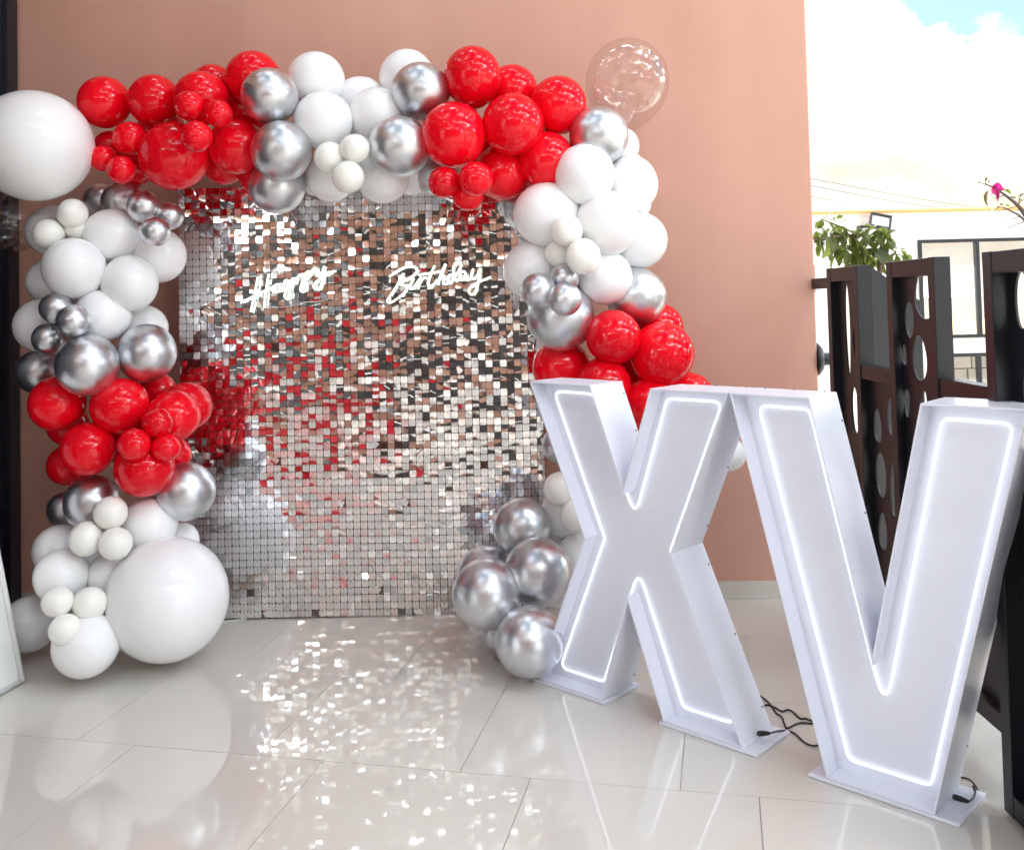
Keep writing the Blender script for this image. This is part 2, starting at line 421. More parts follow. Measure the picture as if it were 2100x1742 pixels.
o = obj('sequin_field', mesh(fv, ff, True), M_MIRROR, sw); o['kind'] = 'stuff'
o = obj('pin_field', mesh(pv, pf), M_PIN, sw); o['kind'] = 'stuff'
gb = MB(); hw = NC * PXW / 2
for c_ in range(NC + 1): gb.box(-hw + c_ * PXW - .0009, -hw + c_ * PXW + .0009, .0, .004, .002, NR * PZH + .002)
for r_ in range(NR + 1): gb.box(-hw, hw, .0045, .008, max(.001, r_ * PZH - .0009), r_ * PZH + .0009)
gb.build('backing_grid', M_GRID, sw)
fr_ = MB()
for xx in (-hw + .02, 0, hw - .02): fr_.box(xx - .012, xx + .012, .012, .036, .0, 1.79)
fr_.box(-hw + .035, -.015, .012, .036, 1.74, 1.765).box(.015, hw - .035, .012, .036, 1.74, 1.765)
fr_.build('support_frame', M_STEEL, sw)

# ------------------------------------------------------------------ balloons
def balloon_mesh(name, mt, seg=64, rings=44):
    prof = []
    for i in range(rings + 1):
        t = math.pi * i / rings
        z = math.cos(t); r_ = math.sin(t)
        if z < 0:                                      # taper towards the neck
            s = -z; r_ *= 1 - .13 * s ** 3; z *= 1 + .13 * s ** 2
        if i == rings: r_ = .045
        if i == 0: r_ = .0005
        prof.append((r_, z))
    v, f = lathe(prof, seg)
    me = mesh(v, f, True, name); me.materials.append(mt); return me
def knot_mesh(mt):
    v, f = lathe([(.045, -1.10), (.05, -1.15), (.085, -1.17), (.095, -1.20), (.06, -1.225), (.05, -1.24), (.075, -1.28), (.10, -1.31), (.09, -1.315), (.02, -1.27)], 12)
    me = mesh(v, f, True, 'knot'); me.materials.append(mt); return me
BM = {k: (balloon_mesh('balloon_' + k, mt), knot_mesh(mt)) for k, mt in dict(r=M_RED, w=M_WHITE, c=M_CREAM, s=M_SILVER, b=M_BUBBLE).items()}
BN = dict(r='red_balloon', w='white_balloon', c='cream_balloon', s='silver_balloon', b='clear_balloon')
def balloon(kind, x, y, d, D, label, group, toward=None):
    p = at(x, y, D); dr = ray(x, y); cs = dr.y / dr.length
    rad = .5 * d * D / F * cs ** 0.9 * 1.072
    o = obj(BN[kind], BM[kind][0], None, None, p); o.scale = (rad * random.uniform(.965, 1.015), rad * random.uniform(.965, 1.015), rad * random.uniform(.99, 1.06))
    tgt = at(215, y, 3.93) if (x < 460 and y > 385) else at(1240, y, 3.93) if (x > 960 and y > 400) else at(x, 255, 3.93)
    ax = (p - tgt); ax = ax.normalized() + Vector((random.gauss(0, .2), random.gauss(0, .1), random.gauss(0, .2)))
    o.rotation_mode = 'QUATERNION'; o.rotation_quaternion = ax.to_track_quat('Z', 'Y')
    k = obj('knot', BM[kind][1], None, o)
    tag(o, label, 'balloon', group)
    return o
B, M_, FR, SM = 3.85, 3.74, 3.63, 3.50         # layers from the frame outwards
SETS = [
 # label, group, [(kind,x,y,d,D)...]
 ('glossy red balloon in the cluster beside the giant floating white balloon', 'upper left red cluster',
  [('r',214,210,108,M_),('r',316,207,107,3.70),('r',413,202,112,3.66),('r',437,181,96,B),('r',519,163,114,M_),('r',225,300,66,3.80),('r',280,344,72,3.80),('r',266,284,69,3.62),('r',357,320,138,3.62),('r',486,300,115,3.66),('r',460,334,86,3.86),('r',532,352,88,3.87),('r',500,232,108,3.85),('r',330,270,100,3.86)]),
 ('small red balloon stuck on the red cluster beside the giant floating white balloon', 'small balloons of the upper left red cluster',
  [('r',388,217,62,3.49),('r',448,233,56,3.50),('r',403,280,66,3.43),('r',211,325,54,3.62),('r',248,348,58,3.56)]),
 ('silver chrome balloon between the red and the white balloons atop the arch', 'silver balloons left of the top whites',
  [('s',553,198,117,3.58),('s',577,310,121,3.56),('s',569,381,110,3.70)]),
 ('large white balloon at the middle of the arch top', 'white balloons of the arch top',
  [('w',648,166,116,3.76),('w',663,248,116,3.64),('w',740,212,107,3.84),('w',773,236,112,3.70),('w',834,160,112,3.84),('w',679,362,98,3.72),('w',786,362,105,3.72),('w',842,345,102,3.82),('w',652,362,78,3.84),('w',735,300,100,3.84)]),
 ('small cream balloon in the trio hanging above the sequin backdrop', 'cream trio under the arch top',
  [('c',677,324,65,3.54),('c',728,305,60,3.52),('c',714,363,63,3.48)]),
 ('silver chrome balloon between the top whites and the upper right reds', 'silver balloons right of the top whites',
  [('s',863,188,118,3.66),('s',818,301,124,3.58),('s',892,352,92,3.80)]),
 ('glossy red balloon in the cluster next to the clear bubble above the arch', 'upper right red cluster',
  [('r',969,158,118,3.66),('r',1050,188,106,3.80),('r',1145,216,114,3.70),('r',930,277,128,3.56),('r',1052,255,124,3.58),('r',1121,329,114,3.66),('r',1031,352,110,3.72),('r',1000,300,100,3.84),('r',1090,250,90,3.84)]),
 ('small red balloon in the trio under the upper right red cluster', 'small trio of the upper right red cluster',
  [('r',911,374,63,3.52),('r',976,367,66,3.46),('r',959,402,59,3.56)]),
 ('silver chrome balloon just under the clear bubble at the arch shoulder', None, [('s',1228,279,115,3.66)]),
 ('silver balloon half hidden behind white balloons at the backdrop corner', None, [('s',1083,424,102,3.84)]),
 ('large white balloon on the right shoulder of the arch', 'white balloons of the right shoulder',
  [('w',1272,300,76,3.80),('w',1199,358,118,3.60),('w',1293,379,110,3.72),('w',1302,418,64,3.84),('w',1122,440,127,3.64),('w',1245,458,126,3.60),('w',1307,493,115,3.74),('w',1094,554,116,3.70),('w',1239,568,110,3.64),('w',1190,450,100,3.85),('w',1170,560,100,3.86)]),
 ('small cream balloon in the trio on the right shoulder of the arch', 'cream trio of the right shoulder',
  [('c',1163,473,61,3.50),('c',1145,519,53,3.58),('c',1196,526,70,3.46)]),
 ('small silver balloon in the trio below the right shoulder whites', 'small silver trio of the right column',
  [('s',1159,569,58,3.56),('s',1104,595,67,3.50),('s',1159,613,65,3.45)]),
 ('large silver balloon under the small silver trio above the letters', None, [('s',1150,650,131,3.62)]),
 ('large silver balloon resting on the red balloons above the letters', None, [('s',1304,607,116,3.72)]),
 ('glossy red balloon in the cluster peeking over the white letter X', 'red cluster behind the letters',
  [('r',1258,691,108,3.58),('r',1357,726,124,3.62),('r',1347,672,100,3.80),('r',1151,753,112,3.72),('r',1237,791,112,3.60),('r',1336,832,114,3.62),('r',1414,812,94,3.76),('r',1300,760,100,3.84),('r',1290,860,100,3.8)]),
 ('silver balloon behind the left arm of the letter X', None, [('s',1152,912,76,3.82)]),
 ('pale balloon showing through the gap between the letters X and V', None, [('w',1492,930,70,3.7)]),
 ('white balloon tucked between the letter X and the silver balloons', 'whites behind the letter X foot',
  [('w',1162,1049,100,3.76),('w',1194,1140,100,3.70),('w',1145,1110,72,3.84),('w',1148,1204,84,3.80)]),
 ('small cream balloon tucked behind the waist of the letter X', 'cream balloons behind the letter X', [('c',1150,1003,68,3.66),('c',1184,1057,66,3.62)]),
 ('silver chrome balloon piled on the floor beside the letter X', 'silver pile beside the letter X',
  [('s',1071,1081,114,3.66),('s',1103,1172,130,3.46),('s',993,1173,104,3.66),('s',999,1217,138,3.40),('s',1086,1314,138,3.285),('s',1036,1301,94,3.52)]),
 # left column
 ('dull silver balloon below the upper left red cluster', 'silver balloons at the left shoulder', [('s',207,412,72,3.84),('s',257,418,98,3.80)]),
 ('small silver balloon in the trio at the top left corner of the backdrop', 'small silver trio at the left shoulder', [('s',294,424,67,3.66),('s',346,443,58,3.70),('s',318,475,62,3.58)]),
 ('large white balloon in the upper half of the left column', 'white balloons of the left column',
  [('w',113,472,112,3.78),('w',229,484,115,3.70),('w',325,524,110,3.78),('w',152,550,126,3.58),('w',266,581,116,3.64),('w',101,577,92,3.80),('w',211,647,113,3.62),('w',84,667,110,3.72),('w',296,673,94,3.80),('w',190,600,100,3.86)]),
 ('small cream balloon in the trio below the giant floating white balloon', 'cream trio of the left shoulder', [('c',149,438,64,3.62),('c',99,480,64,3.60),('c',159,466,57,3.66)]),
 ('small silver balloon in the trio on the left column', 'small silver trio of the left column', [('s',115,632,67,3.54),('s',151,658,70,3.46),('s',99,694,66,3.56)]),
 ('large silver balloon in the band above the lower red cluster', 'silver band above the lower left reds', [('s',179,748,128,3.50),('s',301,724,118,3.62),('s',81,762,96,3.76)]),
 ('glossy red balloon in the cluster halfway up the left column', 'lower left red cluster',
  [('r',118,827,114,3.58),('r',246,832,117,3.56),('r',322,800,72,3.78),('r',383,832,98,3.72),('r',356,852,106,3.60),('r',180,920,113,3.52),('r',296,960,118,3.52),('r',356,932,72,3.72),('r',139,953,86,3.72),('r',140,872,84,3.74),('r',250,900,100,3.72),('r',320,890,90,3.72)]),
 ('small red balloon in the trio on the left column', 'small red trio of the left column', [('r',323,866,62,3.47),('r',275,911,66,3.41),('r',341,917,58,3.46)]),
 ('large silver balloon in the band under the lower left red cluster', 'silver band under the lower left reds', [('s',188,1030,114,3.58),('s',381,1007,117,3.62),('s',134,1043,74,3.72)]),
 ('small white balloon in the upper trio at the foot of the left column', 'upper small white trio at the left foot', [('c',227,1051,69,3.44),('c',177,1104,72,3.42),('c',237,1114,67,3.40)]),
 ('small white balloon in the lower trio at the foot of the left column', 'lower small white trio at the left foot', [('c',118,1233,66,3.30),('c',184,1237,70,3.34),('c',134,1291,68,3.26)]),
 ('large white balloon at the foot of the left column', 'white balloons at the left foot',
  [('w',306,1076,114,3.58),('w',370,1108,76,3.72),('w',122,1128,110,3.60),('w',126,1180,114,3.46),('w',228,1178,94,3.52),('w',62,1278,118,3.585),('w',176,1321,138,3.335),('w',250,1284,100,3.56),('w',180,1150,90,3.68)]),
 ('giant round white balloon resting on the floor before the sequin backdrop', None, [('w',343,1227,250,3.49)]),
 ('giant white balloon floating at the left end of the arch', None, [('w',70,299,240,3.55)]),
 ('large clear bubble balloon above the right shoulder of the arch', None, [('b',1286,170,168,3.86)]),
 ('clear bubble balloon half hidden under the giant floating white balloon', None, [('b',22,450,146,3.80)]),
]
HID = dict(r='red balloon buried deep inside the ', w='white balloon buried deep inside the ', c='', s='', b='')
OWN = {   # what sets a balloon apart from the rest of its cluster
 (357, 320): 'largest red balloon of the cluster beside the giant floating white balloon',
 (519, 163): 'red balloon rising behind the uppermost silver balloon of the arch top',
 (437, 181): 'red balloon peeking from behind at the crest of the upper left red cluster',
 (214, 210): 'red balloon at the outer tip of the cluster beside the giant floating white balloon',
 (316, 207): 'red balloon between the outer tip and the small pair of the upper left red cluster',
 (413, 202): 'red balloon carrying two small red balloons in the upper left red cluster',
 (266, 284): 'mid sized red balloon between the giant white balloon and the largest red one',
 (486, 300): 'red balloon pressed against two stacked silver balloons at the arch top',
 (460, 334): 'red balloon low behind the upper left cluster just above the sequins',
 (532, 352): 'red balloon mostly hidden behind the lowest silver balloon of the arch top',
 (388, 217): 'small red balloon of the three stuck on the front of the upper left red cluster',
 (448, 233): 'small red balloon of the three stuck on the front of the upper left red cluster',
 (403, 280): 'small red balloon of the three stuck on the front of the upper left red cluster',
 (211, 325): 'small red balloon of the pair hanging next to the giant floating white balloon',
 (248, 348): 'small red balloon of the pair hanging next to the giant floating white balloon',
 (553, 198): 'topmost of three stacked silver balloons left of the top whites',
 (577, 310): 'middle of three stacked silver balloons left of the top whites',
 (569, 381): 'lowest of three stacked silver balloons left of the top whites, over the sequins',
 (648, 166): 'white balloon standing next to the topmost silver balloon of the stack of three',
 (663, 248): 'white balloon above the cream trio at the arch top, touching the stacked silvers',
 (834, 160): 'white balloon rising behind a silver balloon next to the upper right reds',
 (786, 362): 'white balloon hanging beside the cream trio, below the larger silver balloon',
 (679, 362): 'white balloon behind the cream trio hanging over the sequins',
 (773, 236): 'white balloon between the cream trio and the silver pair at the arch top',
 (863, 188): 'upper silver balloon with a red reflection beside the topmost red balloon',
 (818, 301): 'larger lower silver balloon between the cream trio and the upper right reds',
 (892, 352): 'silver balloon half hidden behind the small red trio over the sequins',
 (969, 158): 'topmost red balloon of the cluster right of the silver pair',
 (1050, 188): 'red balloon tucked behind the top of the upper right red cluster',
 (1145, 216): 'red balloon beside the clear bubble, above the shoulder silver balloon',
 (930, 277): 'large red balloon right above the small red trio',
 (1052, 255): 'red balloon in front at the middle of the upper right red cluster',
 (1121, 329): 'red balloon touching the white balloons of the right shoulder',
 (1031, 352): 'red balloon hanging low beside the small red trio over the sequins',
 (1199, 358): 'white balloon directly under the shoulder silver balloon',
 (1293, 379): 'white balloon at the outer edge of the right shoulder below the clear bubble',
 (1272, 300): 'white balloon mostly hidden behind the shoulder silver balloon',
 (1122, 440): 'white balloon of the right shoulder next to the upper right reds and the cream trio',
 (1245, 458): 'large front white balloon right of the cream trio on the right shoulder',
 (1307, 493): 'outermost white balloon above the silver balloon of the right column',
 (1094, 554): 'white balloon behind the small silver trio, against the sequins',
 (1239, 568): 'lowest white balloon of the right shoulder, above the red cluster',
 (1258, 691): 'red balloon between the two large silver balloons above the letter X',
 (1357, 726): 'biggest red balloon of the cluster above the letter X',
 (1347, 672): 'red balloon hidden behind the silver balloon above the letter X',
 (1151, 753): 'red balloon against the sequins above the left arm of the letter X',
 (1237, 791): 'red balloon rising right behind the left arm of the letter X',
 (1336, 832): 'red balloon filling the notch of the letter X',
 (1414, 812): 'red balloon at the outer edge, just over the right arm of the letter X',
 (1071, 1081): 'topmost silver balloon of the pile beside the letter X',
 (1103, 1172): 'silver balloon of the floor pile touching the foot of the letter X',
 (993, 1173): 'silver balloon half hidden at the back of the floor pile, against the sequins',
 (999, 1217): 'silver balloon at the outer front of the floor pile beside the letter X',
 (1086, 1314): 'lowest silver balloon of the pile, standing on the floor at the letter X',
 (1036, 1301): 'silver balloon hidden behind the lowest ones of the floor pile',
 (113, 472): 'white balloon behind the cream trio under the giant floating white balloon',
 (229, 484): 'white balloon beside the small silver trio at the top of the left column',
 (325, 524): 'white balloon reaching over the edge of the sequins under the small silver trio',
 (152, 550): 'large front white balloon below the cream trio on the left column',
 (266, 581): 'white balloon in the middle of the left column facing the sequins',
 (101, 577): 'white balloon peeking behind the outer side of the left column',
 (211, 647): 'white balloon right beside the small silver trio of the left column',
 (84, 667): 'white balloon behind the small silver trio at the outer side of the left column',
 (296, 673): 'white balloon half hidden behind the silver band of the left column',
 (179, 748): 'big front silver balloon under the small silver trio of the left column',
 (301, 724): 'silver balloon with a red reflection on the inner side of the left column',
 (81, 762): 'dark silver balloon at the outer back of the left column',
 (118, 827): 'outer red balloon right under the big silver balloon of the left column',
 (246, 832): 'front red balloon under the silver band at the middle of the left column',
 (383, 832): 'red balloon reaching furthest over the sequins from the left column',
 (356, 852): 'red balloon behind the small red trio of the left column',
 (180, 920): 'lower outer red balloon above the silver band at the left foot',
 (296, 960): 'lowest red balloon of the left column, between two silver balloons',
 (139, 953): 'red balloon mostly hidden at the outer back of the lower left cluster',
 (356, 932): 'red balloon peeking out under the small red trio next to the sequins',
 (322, 800): 'red balloon squeezed behind the inner silver balloon of the left column',
 (188, 1030): 'silver balloon under the lower outer red balloon, above the white trio',
 (381, 1007): 'silver balloon reaching over the sequins under the lower left reds',
 (134, 1043): 'dark silver balloon hidden at the outer back of the left foot',
 (306, 1076): 'white balloon above the giant round white balloon on the floor',
 (370, 1108): 'white balloon hidden behind the giant round balloon, against the sequins',
 (122, 1128): 'white balloon at the outer back of the left foot under the dark silver one',
 (126, 1180): 'front white balloon between the upper and the lower small white trio',
 (228, 1178): 'white balloon squeezed between the giant round balloon and the small white trios',
 (62, 1278): 'white balloon next to the slanted white display board',
 (176, 1321): 'white balloon standing on the floor in front of the left foot',
 (250, 1284): 'white balloon hidden behind the giant round balloon and the front floor balloon',
}
for label, grp, items in SETS:
    own = [OWN.get((it[1], it[2])) for it in items]; rest = sum(o_ is None for o_ in own)
    for it, lb in zip(items, own):
        if lb is None and rest < len(items) and rest and any(own) and grp and 'cluster' in grp or (lb is None and grp and grp.startswith('white')): balloon(*it, HID[it[0]] + grp, grp)
        else: balloon(*it, lb or label, grp)

# ------------------------------------------------------------------ letters X and V
def letter(name, label, outline, origin, ang, neon, plates):
    T = empty(name, (origin[0], origin[1], 0), ang); tag(T, label, 'letter')
    DEP, REC, TH = .171, .062, .006; ZB = .010
    n = len(outline)
    inn = []
    for i in range(n):
        p, a, b = Vector(outline[i]), Vector(outline[i - 1]), Vector(outline[(i + 1) % n])
        e1 = (p - a).normalized(); e2 = (b - p).normalized(); n1 = Vector((-e1.y, e1.x)); n2 = Vector((-e2.y, e2.x))
        q = p + (n1 + n2) * (TH / (1 + n1.dot(n2))); inn.append(q)
    zz = lambda v: max(v, 0) * (1.0) + ZB
    for i in range(n):
        j = (i + 1) % n; a, b, c, d_ = Vector(outline[i]), Vector(outline[j]), inn[j], inn[i]
        MB().hexa([(a.x, 0, zz(a.y)), (b.x, 0, zz(b.y)), (c.x, 0, zz(c.y)), (d_.x, 0, zz(d_.y)),
                   (a.x, DEP, zz(a.y)), (b.x, DEP, zz(b.y)), (c.x, DEP, zz(c.y)), (d_.x, DEP, zz(d_.y))]).build('side_board', M_WHITEP, T, bevel=.0012)
    # back panel
    bm = bmesh.new(); vsb = [bm.verts.new((q.x, REC, zz(q.y))) for q in inn]
    ed = [bm.edges.new((vsb[i], vsb[(i + 1) % n])) for i in range(n)]
    bmesh.ops.triangle_fill(bm, edges=ed, use_beauty=True)
    ex = bmesh.ops.extrude_face_region(bm, geom=list(bm.faces)); bmesh.ops.translate(bm, verts=[e for e in ex['geom'] if isinstance(e, bmesh.types.BMVert)], vec=(0, .006, 0))
    bmesh.ops.recalc_face_normals(bm, faces=bm.faces)
    me = bpy.data.meshes.new('back_panel'); bm.to_mesh(me); bm.free(); obj('back_panel', me, M_WHITEP, T)
    pts = fillet([(u, v, 0) for u, v in neon], .022, 5)
    MB().tube([(p.x, REC - .005, p.y + ZB) for p in pts], .0034, 8, closed=True).build('led_tube', M_LED, T, smooth=True)
    for (a, b) in plates: MB().box(a, b, -.004, DEP + .022, .0008, ZB - .0004).build('base_plate', M_WHITEP, T, bevel=.002)
    sm = MB().box(-.0022, .0022, -.0022, .0022, -.0022, .0022); smesh = mesh(sm.v, sm.f, False, 'screw')
    for i in range(n):
        a, b = Vector(outline[i]), Vector(outline[(i + 1) % n]); e = (b - a)
        if e.length < .2 or a.y + b.y < .01: continue
        nn = Vector((e.y, -e.x)).normalized()
        for t in (.12, .5, .88):
            p = a + e * t + nn * .0006
            obj('screw', smesh, M_STEEL, T, (p.x, DEP - .012, zz(p.y)))
    return T
XO = [(0, 0), (.276, 0), (.391, .336), (.513, 0), (.785, 0), (.562, .513), (.773, 1.005), (.5, 1.005), (.386, .686), (.264, 1.005), (-.004, 1.008), (.221, .508)]
XN = [(.055, .035), (.243, .035), (.394, .422), (.548, .035), (.728, .035), (.518, .502), (.718, .97), (.523, .97), (.387, .588), (.226, .97), (.057, .972), (.262, .502)]
VO = [(0, 0), (.277, 0), (.523, 1.004), (.28, 1.004), (.135, .352), (-.012, 1.004), (-.255, 1.006)]
VN = [(.037, .04), (.25, .04), (.476, .96), (.312, .962), (.14, .190), (-.04, .965), (-.195, .967)]
LX = letter('letter_x', 'white light up letter X standing beside the silver balloon pile', XO, (.0521, 3.2742), R(-43.5), XN, [(-.027, .290), (.500, .829)])
LV = letter('letter_v', 'white light up letter V standing next to the dark gate', VO, (.7996, 2.5602), R(-43.0), VN, [(-.051, .336)])

# black power cables and plugs
def path_floor(pts, z=.004): return [on_floor(x, y, z) for x, y in pts]
def z8(x, y): return ((2950 + x / 4.3556) * .5127, (2700 + y / 4.3556) * .5127)
cA = empty('power_cable', on_floor(*z8(860, 960))); tag(cA, 'black power cable plugged into the letter X, trailing to the V', 'cable')
inv = Matrix.Translation(cA.location).inverted()
def wire(T, pts, r=.0028, name='cord'):
    o = MB().tube(smooth_path(pts, 6), r, 8).build(name, M_BLACK, T, smooth=True); o.matrix_parent_inverse = Matrix.Translation(T.location).inverted(); return o
pl0 = on_floor(*z8(350, 1010), .035); pl1 = on_floor(*z8(560, 1005), .030)
o = MB().tube([pl0, pl0.lerp(pl1, .12), pl0.lerp(pl1, .5), pl0.lerp(pl1, .9), pl1], [.0055, .0075, .0075, .0055, .004], 10).build('plug', M_BLACK, cA, smooth=True); o.matrix_parent_inverse = inv; pg_ = o
cd_ = wire(cA, [pl1, on_floor(*z8(700, 970), .02), on_floor(*z8(860, 960), .006), on_floor(*z8(1000, 1010), .004), on_floor(*z8(1150, 1150), .004), on_floor(*z8(1280, 1215), .004), on_floor(*z8(1400, 1215), .004), on_floor(*z8(1520, 1180), .004)])
pg_.parent = cd_; pg_.matrix_parent_inverse = Matrix.Identity(4)
for lab, pp in (('black cable with a sharp kink lying between the letters', [(380, 340), (500, 430), (600, 540), (680, 660), (770, 720), (820, 850), (870, 915), (1030, 840), (1130, 825), (1290, 835), (1450, 850)]),
                ('black cable with a soft wave lying between the letters', [(420, 540), (520, 512), (640, 550), (775, 622), (880, 595), (980, 640), (1090, 745), (1190, 750), (1290, 790), (1430, 850)])):
    o = MB().tube(smooth_path(path_floor([z8(*q) for q in pp], .0035), 6), .0028, 8).build('power_cable', M_BLACK, smooth=True); tag(o, lab, 'cable')
def z7(x, y): return ((3700 + x / 1.94) * .5127, (2500 + y / 1.94) * .5127)
cB = empty('power_cable', on_floor(*z7(330, 1360))); tag(cB, 'black power cable looped behind the foot of the letter V', 'cable')
inv = Matrix.Translation(cB.location).inverted()
q0 = on_floor(*z7(215, 1325), .03); q1 = on_floor(*z7(338, 1365), .022)
o = MB().tube([q0, q0.lerp(q1, .1), q0.lerp(q1, .5), q0.lerp(q1, .9), q1], [.005, .007, .007, .005, .004], 10).build('plug', M_BLACK, cB, smooth=True); o.matrix_parent_inverse = inv; pg_ = o
cd_ = wire(cB, [q1, on_floor(*z7(378, 1330), .02), on_floor(*z7(392, 1270), .02), on_floor(*z7(372, 1245), .02), on_floor(*z7(395, 1300), .006), on_floor(*z7(422, 1318), .004), on_floor(*z7(405, 1265), .004), on_floor(*z7(360, 1205), .004), on_floor(*z7(300, 1180), .004), on_floor(*z7(230, 1175), .004)], .0025)
pg_.parent = cd_; pg_.matrix_parent_inverse = Matrix.Identity(4)

# ------------------------------------------------------------------ neon words
def zh(x, y): return ((940 + x / 4.773) * .5127, (1030 + y / 4.773) * .5127)
def zb(x, y): return ((1520 + x / 4.375) * .5127, (1020 + y / 4.375) * .5127)
HAPPY = [[(435,365),(415,480),(385,640),(345,820),(300,1040)],
 [(645,305),(615,480),(585,680),(570,820),(565,960)],
 [(105,865),(250,790),(400,710),(560,635),(680,580),(760,530),(810,508),(848,535),(850,590),(810,645),(755,665),(718,635),(722,580),(770,525)],
 [(845,540),(850,605),(880,640),(925,600),(938,500),(955,440),(985,428),(1012,460),(1005,530),(975,620),(950,700),(952,755),(990,785),(1038,775),(1060,725),(1050,640),(1055,570),(1110,495),(1165,430),(1150,398),(1105,402),(1070,445),(1050,520)],
 [(1110,495),(1175,425),(1200,365),(1238,325),(1280,342),(1290,395),(1275,480),(1250,570),(1252,630),(1300,655),(1350,620),(1350,545),(1320,455),(1320,380),(1350,300),(1395,262),(1435,275),(1438,320),(1400,375),(1340,425)],
 [(1400,375),(1450,290),(1500,210),(1550,205),(1566,250),(1548,310),(1562,350),(1605,348),(1655,285),(1690,205),(1702,160)],
 [(1702,160),(1690,280),(1670,420),(1640,530),(1590,600),(1530,600),(1500,550),(1530,480),(1600,420),(1680,360),(1780,305),(1905,250)]]
BIRTH = [[(410,320),(340,450),(260,590),(170,720),(130,790),(150,830),(230,810),(340,730),(430,650),(462,575),(430,532),(370,515),(310,508)],
 [(310,500),(430,440),(540,385),(620,320),(647,270),(612,225),(540,200),(450,210),(350,250),(250,310),(160,375)],
 [(590,400),(555,470),(520,540),(525,590),(565,590),(615,535),(660,460),(715,395),(690,480),(665,590)],
 [(690,500),(740,425),(795,390),(825,415)],
 [(670,352),(800,327),(950,303),(1060,280)],
 [(960,180),(900,300),(850,430),(835,510),(872,545),(930,515),(1000,430)],
 [(1145,150),(1090,270),(1040,400),(1005,520)],
 [(1020,480),(1070,385),(1115,360),(1125,405),(1100,480),(1130,508),(1190,480)],
 [(1265,350),(1220,345),(1188,395),(1185,455),(1220,480),(1268,440),(1290,360),(1280,260),(1300,170),(1350,125),(1400,130),(1416,190),(1380,270),(1320,350),(1290,410),(1310,440),(1370,425),(1400,390)],
 [(1490,295),(1435,290),(1400,350),(1403,410),(1440,430),(1480,385),(1502,305),(1490,385),(1515,430),(1570,415),(1610,330),(1632,240)],
 [(1632,240),(1600,330),(1592,385),(1632,410),(1690,370),(1730,285),(1748,230)],
 [(1748,230),(1732,380),(1700,520),(1670,630),(1620,690),(1560,662),(1560,590),(1620,530),(1720,475),(1820,430),(1940,380)]]
def neon_sign(name, label, strokes, z, chains, apex):
    D = 3.968
    c = z(*strokes[0][0]); T = empty(name, at(*c, D)); tag(T, label, 'neon sign'); inv = Matrix.Translation(T.location).inverted()
    for st in strokes:
        pts = smooth_path([at(*z(*q), D) for q in st], 5)
        o = MB().tube(pts, .0042, 8).build('neon_tube', M_NEON, T, smooth=True); o.matrix_parent_inverse = inv
    rbm = MB()
    for si, st in enumerate(strokes):
        pts = smooth_path([at(*z(*q), D) for q in st], 3); b = len(rbm.v); n = len(pts); yo = .010 + si * .0006
        e0 = (pts[0] - pts[1]).normalized() * .008; e1 = (pts[-1] - pts[-2]).normalized() * .008
        pts = [pts[0] + e0] + pts + [pts[-1] + e1]; n = len(pts)
        for i, p in enumerate(pts):
            t = (pts[min(i + 1, n - 1)] - pts[max(i - 1, 0)]); nn = Vector((-t.z, 0, t.x)).normalized() * .0105
            for s in (-1, 1):
                q = p + nn * s; rbm.v += [(q.x, p.y + yo, q.z), (q.x, p.y + yo + .003, q.z)]
        for i in range(n - 1):
            a = b + 4 * i; rbm.f += [(a, a + 4, a + 6, a + 2), (a + 1, a + 3, a + 7, a + 5), (a, a + 1, a + 5, a + 4), (a + 2, a + 6, a + 7, a + 3)]
    o = rbm.build('acrylic_backing', M_ACRYL, T); o.matrix_parent_inverse = inv
    ap = at(*apex, 3.975)
    for ch in chains:
        p0 = at(*ch, D + .01); cm = MB(); L_ = (ap - p0).length; nl = int(L_ / .0105); dr = (ap - p0).normalized()
        sd_ = dr.cross(Vector((0, 1, 0))).normalized()
        for i in range(nl):
            c0 = p0 + dr * (i + .5) * (L_ / nl); aa = sd_ if i % 2 else Vector((0, 1, 0))
            cm.tube([c0 + dr * (.0068 * math.cos(t * math.pi / 4)) + aa * (.0030 * math.sin(t * math.pi / 4)) for t in range(8)], .0008, 4, closed=True)
        o = cm.build('hanging_chain', M_STEEL, T); o.matrix_parent_inverse = inv
    return T
neon_sign('neon_word_happy', 'glowing white neon sign reading Happy on the sequin backdrop', HAPPY, zh, [(541, 566), (654, 541)], (580, 412))
neon_sign('neon_word_birthday', 'glowing white neon sign reading Birthday on the sequin backdrop', BIRTH, zb, [(869, 543), (976, 543)], (909, 405))
o = MB().tube(smooth_path([at(*zh(*q), 3.965) for q in ((620, 935), (800, 945), (1050, 930), (1180, 880), (1320, 850), (1560, 850), (1720, 800), (1950, 780))], 5), .0016, 6).build('sign_cord', M_CORD, smooth=True)
tag(o, 'thin white cord running from the Happy sign across the sequins', 'cord')
o = MB().tube(smooth_path([on_floor(x, y, .004) for x, y in ((440, 1275), (470, 1273), (498, 1269), (518, 1263), (545, 1262))], 5), .0035, 6).build('white_cable', M_CORD, smooth=True)
tag(o, 'white cable on the floor by the bottom edge of the sequin backdrop', 'cable')

